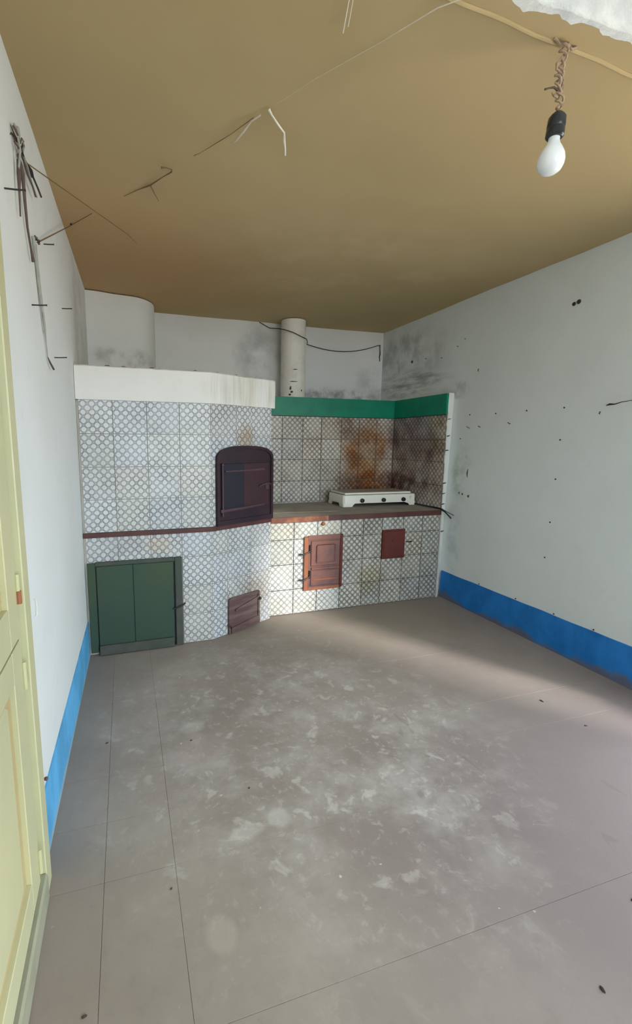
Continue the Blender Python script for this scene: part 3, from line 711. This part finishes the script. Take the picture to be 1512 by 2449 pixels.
for (x, w, z) in ((.676, .006, .080), (.684, .004, .080), (.690, .006, .080), (.698, .004, .080), (.680, .004, .070), (.688, .007, .066), (.683, .003, .060)): add_box(bm, x-w/2, x+w/2, -.0012, -.0004, z-.0022, z+.0022)
link('printed_mark', tomesh(bm, 'mk'), mat_ink, hob)
tag(link('gas_hose', tube([(2.50, 3.93, .80), (2.545, 3.80, .800), (2.585, 3.62, .800), (2.592, 3.45, .800), (2.600, 3.30, .797), (2.618, 3.255, .775), (2.640, 3.235, .745), (2.655, 3.22, .722)], .0062), mat_rubber),
    'thin black gas hose trailing off the right end of the worktop', 'hose')
tag(link('loose_wire', tube([(2.57, 3.72, .797), (2.588, 3.50, .800), (2.590, 3.38, .806), (2.603, 3.29, .803), (2.630, 3.24, .775), (2.664, 3.20, .752)], .0030), mat_rubber),
    'thin dark wire beside the gas hose at the end of the worktop', 'wire')

# ------------------------------------------------------------------ wall cupboard (left)
CY1 = 1.392
cb = thing('wall_cupboard', (0, 0, 0), 'pale yellow panelled built-in cupboard set in the left wall', 'cupboard')
XF, XLF, XP = -.272, -.281, -.292
mat_groove = flat('shaded_ochre_groove', (0.36, 0.25, 0.10), 0.6, 0.3)  # ochre darkened to carry the shade of the recess
wl = xl(1.0)+.002
def sheared(me, k=-.018):
    for v in me.vertices: v.co.y += k*v.co.z
    return me
def cbx(name, y0, y1, z0, z1, xf, mat, par=cb, bev=.003, xb=None):
    bm = bmesh.new(); xb_ = xb if xb is not None else -.312
    add_box(bm, xb_, xf, y0, y1, z0, z1, bev)
    me = sheared(tomesh(bm, name)); me.materials.append(mat)
    o = bpy.data.objects.new(name, me); COL.objects.link(o); o.parent = par; return o
post = cbx('frame_post', 1.325, CY1, .0, 2.16, XF, mat_yellow)
cbx('groove', 1.286, 1.325, .09, 2.12, -.303, mat_groove, bev=.0005)
cbx('frame_post', .30, .36, .0, 2.16, XF, mat_yellow)
cbx('frame_rail', .36, 1.325, 2.10, 2.16, XF, mat_yellow)
cbx('bottom_rail', .36, 1.325, .0, .085, XF+.004, mat_greyrail, bev=.006)
for (z0, z1, pz0, pz1) in ((.854, 2.09, .96, 1.98), (.10, .846, .19, .765)):
    lf = cbx('cupboard_door', 1.192, 1.285, z0, z1, XLF, mat_yellow, bev=.002)
    cbx('stile', .37, .45, z0, z1, XLF, mat_yellow, lf, .002)
    cbx('rail', .45, 1.192, z0, pz0, XLF, mat_yellow, lf, .002)
    cbx('rail', .45, 1.192, pz1, z1, XLF, mat_yellow, lf, .002)
    cbx('moulding', 1.150, 1.192, pz0, pz1, XP-.002, mat_yellow_o, lf, .002)
    cbx('panel', .50, 1.150, pz0+.03, pz1-.03, XP+.003, mat_yellow, lf, .006)
    cbx('moulding', .45, 1.150, pz0, pz0+.03, XP-.002, mat_yellow_o, lf, .002)
    cbx('moulding', .45, 1.150, pz1-.03, pz1, XP-.002, mat_yellow_o, lf, .002)
for z in (.985, .745, .17, 1.85):
    def hy(z): return 1.268
    o = link('hinge', tube([(XLF+.004, hy(z)-.018*z+.012, z-.038), (XLF+.004, hy(z)-.018*z+.012, z+.038)], .0055), mat_yellow, cb)
    if z == .985: tag(link('hinge', tube([(XLF+.006, hy(z)-.018*z+.012, z-.040), (XLF+.006, hy(z)-.018*z+.012, z-.006)], .0065), mat_rust2, cb), 'rusty bare hinge')

# ------------------------------------------------------------------ pendant bulb
pb = thing('pendant_bulb', (1.247, 1.180, H), 'bare frosted light bulb in a black socket hanging on a twisted flex', 'lamp')
fl_ = []
for s_ in (0, 1):
    pts = []
    for i in range(64):
        t = i/63; z = -.006 - .175*t; a = t*26 + s_*math.pi; r = .0085*(1-.25*t) + .003*math.sin(t*17)
        pts.append((.000+.006*math.sin(t*9)+r*math.cos(a), r*math.sin(a), z))
    link('flex', tube(pts, .0035, 6), mat_flex, pb)
link('flex', tube([(.010, 0, -.03), (-.012, .004, -.055), (-.016, 0, -.075), (.002, -.004, -.085), (.012, 0, -.10), (.012, .002, -.125), (.0, 0, -.14)], .004, 6), mat_flex, pb)
link('loose_end', tube([(.0, 0, -.128), (-.020, 0, -.122), (-.036, .002, -.126), (-.050, .002, -.132)], [.0035, .003, .002, .003], 6), mat_wire_d, pb)
link('loose_end', tube([(-.004, 0, -.145), (-.018, 0, -.142), (-.026, 0, -.136)], [.004, .004, .002], 6), mat_flex, pb)
link('fixing', tube([(-.035, 0, .001), (-.015, .002, -.006), (.002, 0, -.012), (.018, 0, -.004), (.036, .004, -.010), (.052, .004, -.002)], .004, 6), mat_flex, pb)
sk = link('socket', lathe([(.004, .012), (.010, .010), (.018, .002), (.0235, -.006), (.0245, -.030), (.0225, -.034), (.0245, -.038), (.0245, -.055), (.020, -.060)], 24), mat_socket, pb, (.003, 0, -.192))
sk.rotation_euler = (0, .08, 0)
prof = [(.0150, -.056), (.0155, -.068), (.019, -.078), (.027, -.091), (.034, -.106), (.0365, -.120), (.0352, -.133), (.0295, -.146), (.0195, -.154), (.009, -.1575), (.001, -.158)]
bl = link('bulb', lathe(prof, 32), mat_bulb, pb, (.003, 0, -.192)); bl.rotation_euler = (0, .08, 0)

# ------------------------------------------------------------------ loose wires on the left wall
def wl_(y, z, o=.006): return (xl(y)+o, y, z)
wb = thing('wire_bundle', wl_(1.742, 2.28, 0), 'tangled brown stripped electric wires hanging high on the left wall above the cupboard', 'wire')
def wpart(name, pts, r, mat, par, base): return link(name, tube([Vector(p)-Vector(base) for p in pts], r, 6), mat, par)
WB = wl_(1.742, 2.28, 0)
wpart('hanging_wire', [wl_(1.75, 2.25), wl_(1.757, 2.20, .014), wl_(1.775, 2.13, .012), wl_(1.80, 2.06, .010), wl_(1.83, 2.00, .012), wl_(1.853, 1.972, .012)], [.0045, .0062, .005, .004, .004, .0062], mat_wire_d, wb, WB)
wpart('hanging_wire', [wl_(1.72, 2.22, .010), wl_(1.70, 2.17, .014), wl_(1.695, 2.11, .012), wl_(1.70, 2.05, .010)], [.004, .007, .003, .0025], mat_wire_d, wb, WB)
for (y1, z1, m_, r_) in ((1.93, 2.215, mat_wire_d, .003), (1.955, 2.225, mat_wire_g, .003), (2.05, 2.27, mat_iron, .0035), (1.89, 2.26, mat_iron, .0055)):
    wpart('stub_wire', wiggle(wl_(1.76, 2.265, .014), wl_(y1, z1, .020), 4, .004), r_, m_, wb, WB)
for k in range(6):
    a = random.uniform(0, 6.28); y0, z0 = 1.735+.03*math.cos(a), 2.275+.022*math.sin(a)
    wpart('coil', [wl_(y0+.028*math.cos(t*1.1+a), z0+.020*math.sin(t*1.1+a), .010+.012*math.sin(t)) for t in range(6)], .003, mat_wire_d if k % 2 else mat_wire_g, wb, WB)
wpart('pale_loop', [wl_(1.70, 2.30, .01), wl_(1.69, 2.27, .02), wl_(1.71, 2.24, .02), wl_(1.70, 2.19, .015), wl_(1.725, 2.18, .012)], .0035, mat_wire_g, wb, WB)
WG = wl_(1.916, 2.074, 0)
wg = thing('painted_wire', WG, 'long pale grey painted wire hanging down the left wall below the brown wires', 'wire')
wpart('strand', [wl_(1.916, 2.078, .006), wl_(1.935, 2.02, .008), wl_(1.955, 1.95, .006), wl_(1.975, 1.88, .008), wl_(2.01, 1.82, .008), wl_(2.025, 1.785, .008), wl_(2.045, 1.74, .006), wl_(2.06, 1.69, .006)], [.006, .005, .005, .0055, .005, .004, .0025, .002], mat_wire_g, wg, WG)
wpart('strand', [wl_(1.935, 2.06, .010), wl_(1.947, 2.0, .010), wl_(1.968, 1.93, .010), wl_(1.99, 1.86, .010), wl_(2.002, 1.80, .010), wl_(2.012, 1.77, .008)], .003, mat_wire_g, wg, WG)
wpart('tail', [wl_(2.06, 1.69, .006), wl_(2.085, 1.672, .010), wl_(2.125, 1.652, .016)], [.002, .004, .0045], mat_wire_d, wg, WG)
wpart('knot', wiggle(wl_(1.915, 2.079, .010), wl_(1.965, 2.070, .016), 5, .006), .004, mat_wire_d, wg, WG)

# strings across the ceiling
def on_c(x, y, d=.006): return (x, y, H-d)
tag(link('brown_string', tube([wl_(1.80, 2.255, .02), on_c(.059, 2.833, .012), on_c(.11, 2.96, .003)], [.0022, .0012, .0006], 5), mat_string),
    'taut thin brown string running from the brown wires to the ceiling', 'string')
tag(link('short_string', tube([wl_(1.955, 2.073, .012), on_c(-.228, 2.814, .012), on_c(-.115, 2.66, .006)], [.0030, .0022, .0012], 5), mat_string),
    'thin brown string from the top of the grey painted wire over to the ceiling', 'string')
o = thing('string_nail', on_c(-.228, 2.814, 0), 'black nail head in the ceiling near the left wall', 'nail')
link('nail_head', lathe([(.001, -.012), (.006, -.010), (.006, -.006), (.002, -.004), (.002, .004)], 8), mat_black, o)
P = on_c(.16, 2.28, 0)
h1 = thing('twisted_wire', P, 'small brown twisted wire hook in the middle left of the ceiling', 'wire')
wpart('strand', [on_c(.041, 2.436, .006), on_c(.10, 2.36, .006), on_c(.154, 2.293, .010), on_c(.20, 2.20, .016), on_c(.233, 2.150, .016), on_c(.232, 2.125, .020), on_c(.205, 2.11, .024), on_c(.187, 2.105, .030)], [.0010, .0014, .0036, .0018, .0028, .0024, .0024, .0048], mat_string, h1, P)
wpart('loose_end', [on_c(.154, 2.293, .012), on_c(.175, 2.35, .016), on_c(.199, 2.419, .012)], [.003, .002, .0012], mat_string, h1, P)
P = on_c(.524, 1.694, 0)
h2 = thing('white_wire_stub', P, 'bent white painted wire stub hanging from the ceiling', 'wire')
wpart('strand', [on_c(.520, 1.690, .004), on_c(.535, 1.70, .014), on_c(.575, 1.735, .022), on_c(.600, 1.755, .026), on_c(.607, 1.775, .038), on_c(.620, 1.80, .050), on_c(.628, 1.822, .060)], [.005, .003, .0035, .003, .0045, .003, .003], mat_stringw2, h2, P)
P = on_c(.45, 1.80, 0)
h3 = thing('pale_string_end', P, 'frayed pale string end on the ceiling left of the white wire stub', 'string')
wpart('strand', [on_c(.500, 1.725, .006), on_c(.475, 1.755, .012), on_c(.462, 1.80, .018), on_c(.445, 1.86, .020), on_c(.435, 1.895, .014)], [.003, .0025, .004, .003, .0015], mat_string_w, h3, P)
wpart('strand', [on_c(.48, 1.745, .006), on_c(.42, 1.86, .006), on_c(.39, 1.91, .005), on_c(.333, 2.002, .005), on_c(.31, 2.03, .005)], [.0014, .0010, .0014, .0007, .0012], mat_string, h3, P)
tag(link('ceiling_thread', tube([on_c(.54, 1.66, .003), on_c(.62, 1.52, .004), on_c(.75, 1.33, .006), on_c(.83, 1.195, .010), on_c(.875, 1.15, .012)], [.0004, .0006, .0009, .0015, .0018], 5), mat_string_w),
    'thin pale thread running from the white wire stub to the ceiling bead', 'thread')
P = on_c(.597, 1.19, 0)
h4 = thing('pale_fibres', P, 'pair of thin pale fibres hanging at the very top of the picture', 'string')
wpart('strand', [on_c(.590, 1.19, .002), on_c(.600, 1.25, .012), on_c(.622, 1.325, .02)], [.0018, .0012, .0016], mat_stringw2, h4, P)
wpart('strand', [on_c(.594, 1.19, .002), on_c(.612, 1.25, .006), on_c(.632, 1.315, .01)], [.0014, .001, .0012], mat_stringw2, h4, P)

# wire on the back wall
def ob(x, z, o=.012): return (x, yb(x)-o, z)
pts = [ob(1.28, 2.50), ob(1.38, 2.455), (1.438, 4.30, 2.425), (1.462, 4.20, 2.395), (1.52, 4.142, 2.365), (1.60, 4.140, 2.335), (1.67, 4.17, 2.320), (1.715, 4.26, 2.312), (1.75, 4.36, 2.315)]
for i in range(1, 11):
    t = i/10; pts.append(ob(1.80+.79*t, 2.325+.05*t-.085*4*t*(1-t)*.75, .02))
tag(link('black_cord', tube(pts, .0038, 6), mat_rubber), 'black cord sagging across the back wall from the ceiling past the pipe', 'cord')
P = ob(2.602, 2.376, 0)
cn = thing('cord_end', P, 'knotted black cord end hanging from a nail at the right of the back wall', 'cord')
wpart('strand', [ob(2.59, 2.373, .02), ob(2.607, 2.378, .025), ob(2.612, 2.34, .02), ob(2.618, 2.29, .018), ob(2.612, 2.26, .018), ob(2.620, 2.215, .015)], [.004, .006, .004, .006, .005, .003], mat_rubber, cn, P)
wpart('nail', [ob(2.60, 2.376, 0), ob(2.60, 2.376, .03)], .003, mat_iron, cn, P)

# ------------------------------------------------------------------ nails
def nail_mesh(head=.0050, ln=.007):
    return lathe([(.0012, 0), (.0016, ln-.004), (head, ln-.003), (head, ln), (.0008, ln+.001)], 8)
nm = nail_mesh(); nm.materials.append(mat_black)
RN = [(2.268, 1.590, 'in the upper row, rightmost'), (2.552, 1.589, 'in the upper row, second from the right'), (2.828, 1.585, 'in the upper row, second from the left'),
      (3.098, 1.590, 'in the upper row, leftmost, close to the green band'), (2.274, 1.388, 'in the right column, second from its top'), (2.278, 1.135, 'in the right column, at mid height'),
      (2.286, .849, 'in the right column, second from its bottom'), (2.299, .606, 'in the right column, lowest'), (3.189, 1.40, 'beside the tiled edge, below the upper row')]
for (y, z, w) in RN:
    o = bpy.data.objects.new('wall_nail', nm); COL.objects.link(o); o.location = (xr(y)+.001, y, z); o.rotation_euler = (0, -math.pi/2, 0)
    tag(o, 'black nail head %s, right wall' % w, 'nail', 'nail heads on the right wall')
BN = [2.86, 2.50, 2.19, 1.92, 1.62]
for i, y in enumerate(BN):
    o = bpy.data.objects.new('band_nail', nm); COL.objects.link(o); o.location = (xr(y)+.001, y, .249); o.rotation_euler = (0, -math.pi/2, 0)
    tag(o, '%s small nail along the top of the deep blue band, counted from the counter' % ('first', 'second', 'third', 'fourth', 'fifth')[i], 'nail', 'nails above the blue band')
HK = [(3.218, 2.201, .02, 'small bent nail', 'highest, in the soot above the green band'), (3.301, 2.158, .025, 'small bent nail', 'just left of the highest one'), (3.50, 2.10, .03, 'thin nail', 'in the soot patch, right'),
      (3.72, 2.13, .03, 'thin nail', 'in the soot patch, middle'), (3.042, 1.921, .015, 'small upright nail', 'right of the soot patch'), (3.13, 1.50, .05, 'thin twig-like wire', 'beside the plaster edge'), (3.0, 1.50, .035, 'short wire', 'right of the twig-like wire'),
      (2.71, 1.515, .035, 'short wire', 'below the upper row of nail heads'), (2.037, 1.538, .012, 'small nail', 'near the right border')]
for (y, z, ln, k, w) in HK:
    dz = -.35*ln if ln > .018 else ln
    o = link('bent_nail', tube([(0, 0, 0), (-.014, -.3*ln, .3*dz), (-.016, -ln, dz)], [.0022, .0022, .0030], 6), mat_iron, None, (xr(y)+.002, y, z))
    tag(o, '%s on the right wall, %s' % (k, w), 'nail')
for (y0, z0, ln, w) in ((1.558, 2.06, .052, 'across the brown wires'), (1.84, 1.826, .046, 'crossing the grey painted wire'), (2.603, 2.014, .044, 'high up near the chimney breast'),
                      (2.269, 1.722, .048, 'above the white oven band'), (2.17, 2.148, .036, 'beside the top of the grey wire')):
    o = link('long_nail', tube([(-.004, 0, 0), (ln*.5, 0, .001), (ln, 0, .003), (ln+.003, 0, .003)], [.0024, .0024, .0024, .0038], 6), mat_iron, None, (xl(y0), y0, z0))
    tag(o, 'long dark nail in the left wall, %s' % w, 'nail')
o = link('paint_flake', tube([(0, 0, -.03), (.003, .012, -.028), (.004, .016, 0), (.003, .010, .028), (0, -.002, .030)], .0022, 6), mat_white, None, (xl(1.53)+.001, 1.55, .83))
tag(o, 'curled paint flake on the left wall right beside the cupboard', 'flake')
o = link('wall_peg', lathe([(.002, 0), (.005, .003), (.007, .009), (.004, .013)], 10), mat_oldwood, None, (xl(1.5)+.001, 1.50, .262)); o.rotation_euler = (0, math.pi/2, 0)
tag(o, 'small brown peg at the top of the pale blue band beside the cupboard', 'peg')
# dark plugs and holes high on the right wall
for (y, z, rr, w) in ((2.276, 2.214, .012, 'left one of the pair'), (2.245, 2.219, .014, 'right one of the pair')):
    o = link('wall_plug', lathe([(rr*.2, .0), (rr, .002), (rr*.9, .006), (rr*.3, .007)], 10), mat_grime, None, (xr(y)+.001, y, z)); o.rotation_euler = (0, -math.pi/2, 0)
    tag(o, 'dark wall plug high on the right wall, %s' % w, 'plug', 'dark plugs high on the right wall')
o = link('wall_wire', tube([(0, .03, 0), (-.014, 0, .004), (-.014, -.03, .002), (-.006, -.06, .012), (-.005, -.16, .02)], [.002, .006, .003, .002, .001], 6), mat_black, None, (xr(1.96), 1.975, 1.585))
tag(o, 'short black wire stub on the right wall at the right border', 'wire')
o = link('soot_plug', lathe([(.004, 0), (.014, .003), (.010, .009), (.003, .010)], 9), mat_grime, None, (xr(4.05), 3.92, 2.13)); o.rotation_euler = (0, -math.pi/2, 0)
tag(o, 'black plug in the sooty corner of the right wall', 'plug')
for (y, z, r, l, w) in ((3.08, 1.12, .005, .07, 'tall dark chip'), (3.16, .95, .006, .02, 'left dark chip'), (3.12, .945, .007, .018, 'middle dark chip'), (3.05, .935, .009, .022, 'right dark chip')):
    o = link('plaster_chip', tube([(0, 0, -l/2), (-.002, .003, 0), (0, -.002, l/2)], [r*.4, r, r*.4], 6), mat_grime, None, (xr(y), y, z))
    tag(o, '%s in the stained plaster of the right wall beside the hob' % w, 'chip')

# ------------------------------------------------------------------ debris on the floor
deb = [(-.17, .90, .012, .005, 'dark crumb near the cupboard, left front'), (.085, 1.24, .005, .004, 'small black crumb in the middle of the left slabs'), (1.42, .80, .014, .006, 'black crumb at the lower right'),
       (1.10, .66, .010, .005, 'greyish crumb at the lower right'), (2.08, 1.72, .012, .005, 'dark crumb in the light streak by the right wall'), (2.10, 1.49, .009, .004, 'small crumb at the right border'),
       (.24, 1.93, .006, .004, 'small black crumb in the dusty middle'), (.42, 1.57, .006, .004, 'small black crumb on the dusty slabs'), (1.66, .95, .018, .007, 'brown scrap at the right border'), (-.13, 2.02, .008, .004, 'small crumb beside the pale blue band'), (-.145, .98, .008, .004, 'tiny crumb behind the dark crumb near the cupboard')]
for (x, y, a, h, w) in deb:
    bm = bmesh.new(); bmesh.ops.create_icosphere(bm, subdivisions=1, radius=1)
    for v in bm.verts: v.co = Vector((v.co.x*a*random.uniform(.7, 1.2), v.co.y*a*.5*random.uniform(.7, 1.2), max(-.2, v.co.z)*h))
    o = link('floor_crumb', tomesh(bm, 'crumb'), mat_grime, None, (x, y, h*.2), random.uniform(0, 3))
    tag(o, w, 'debris', 'crumbs on the floor')
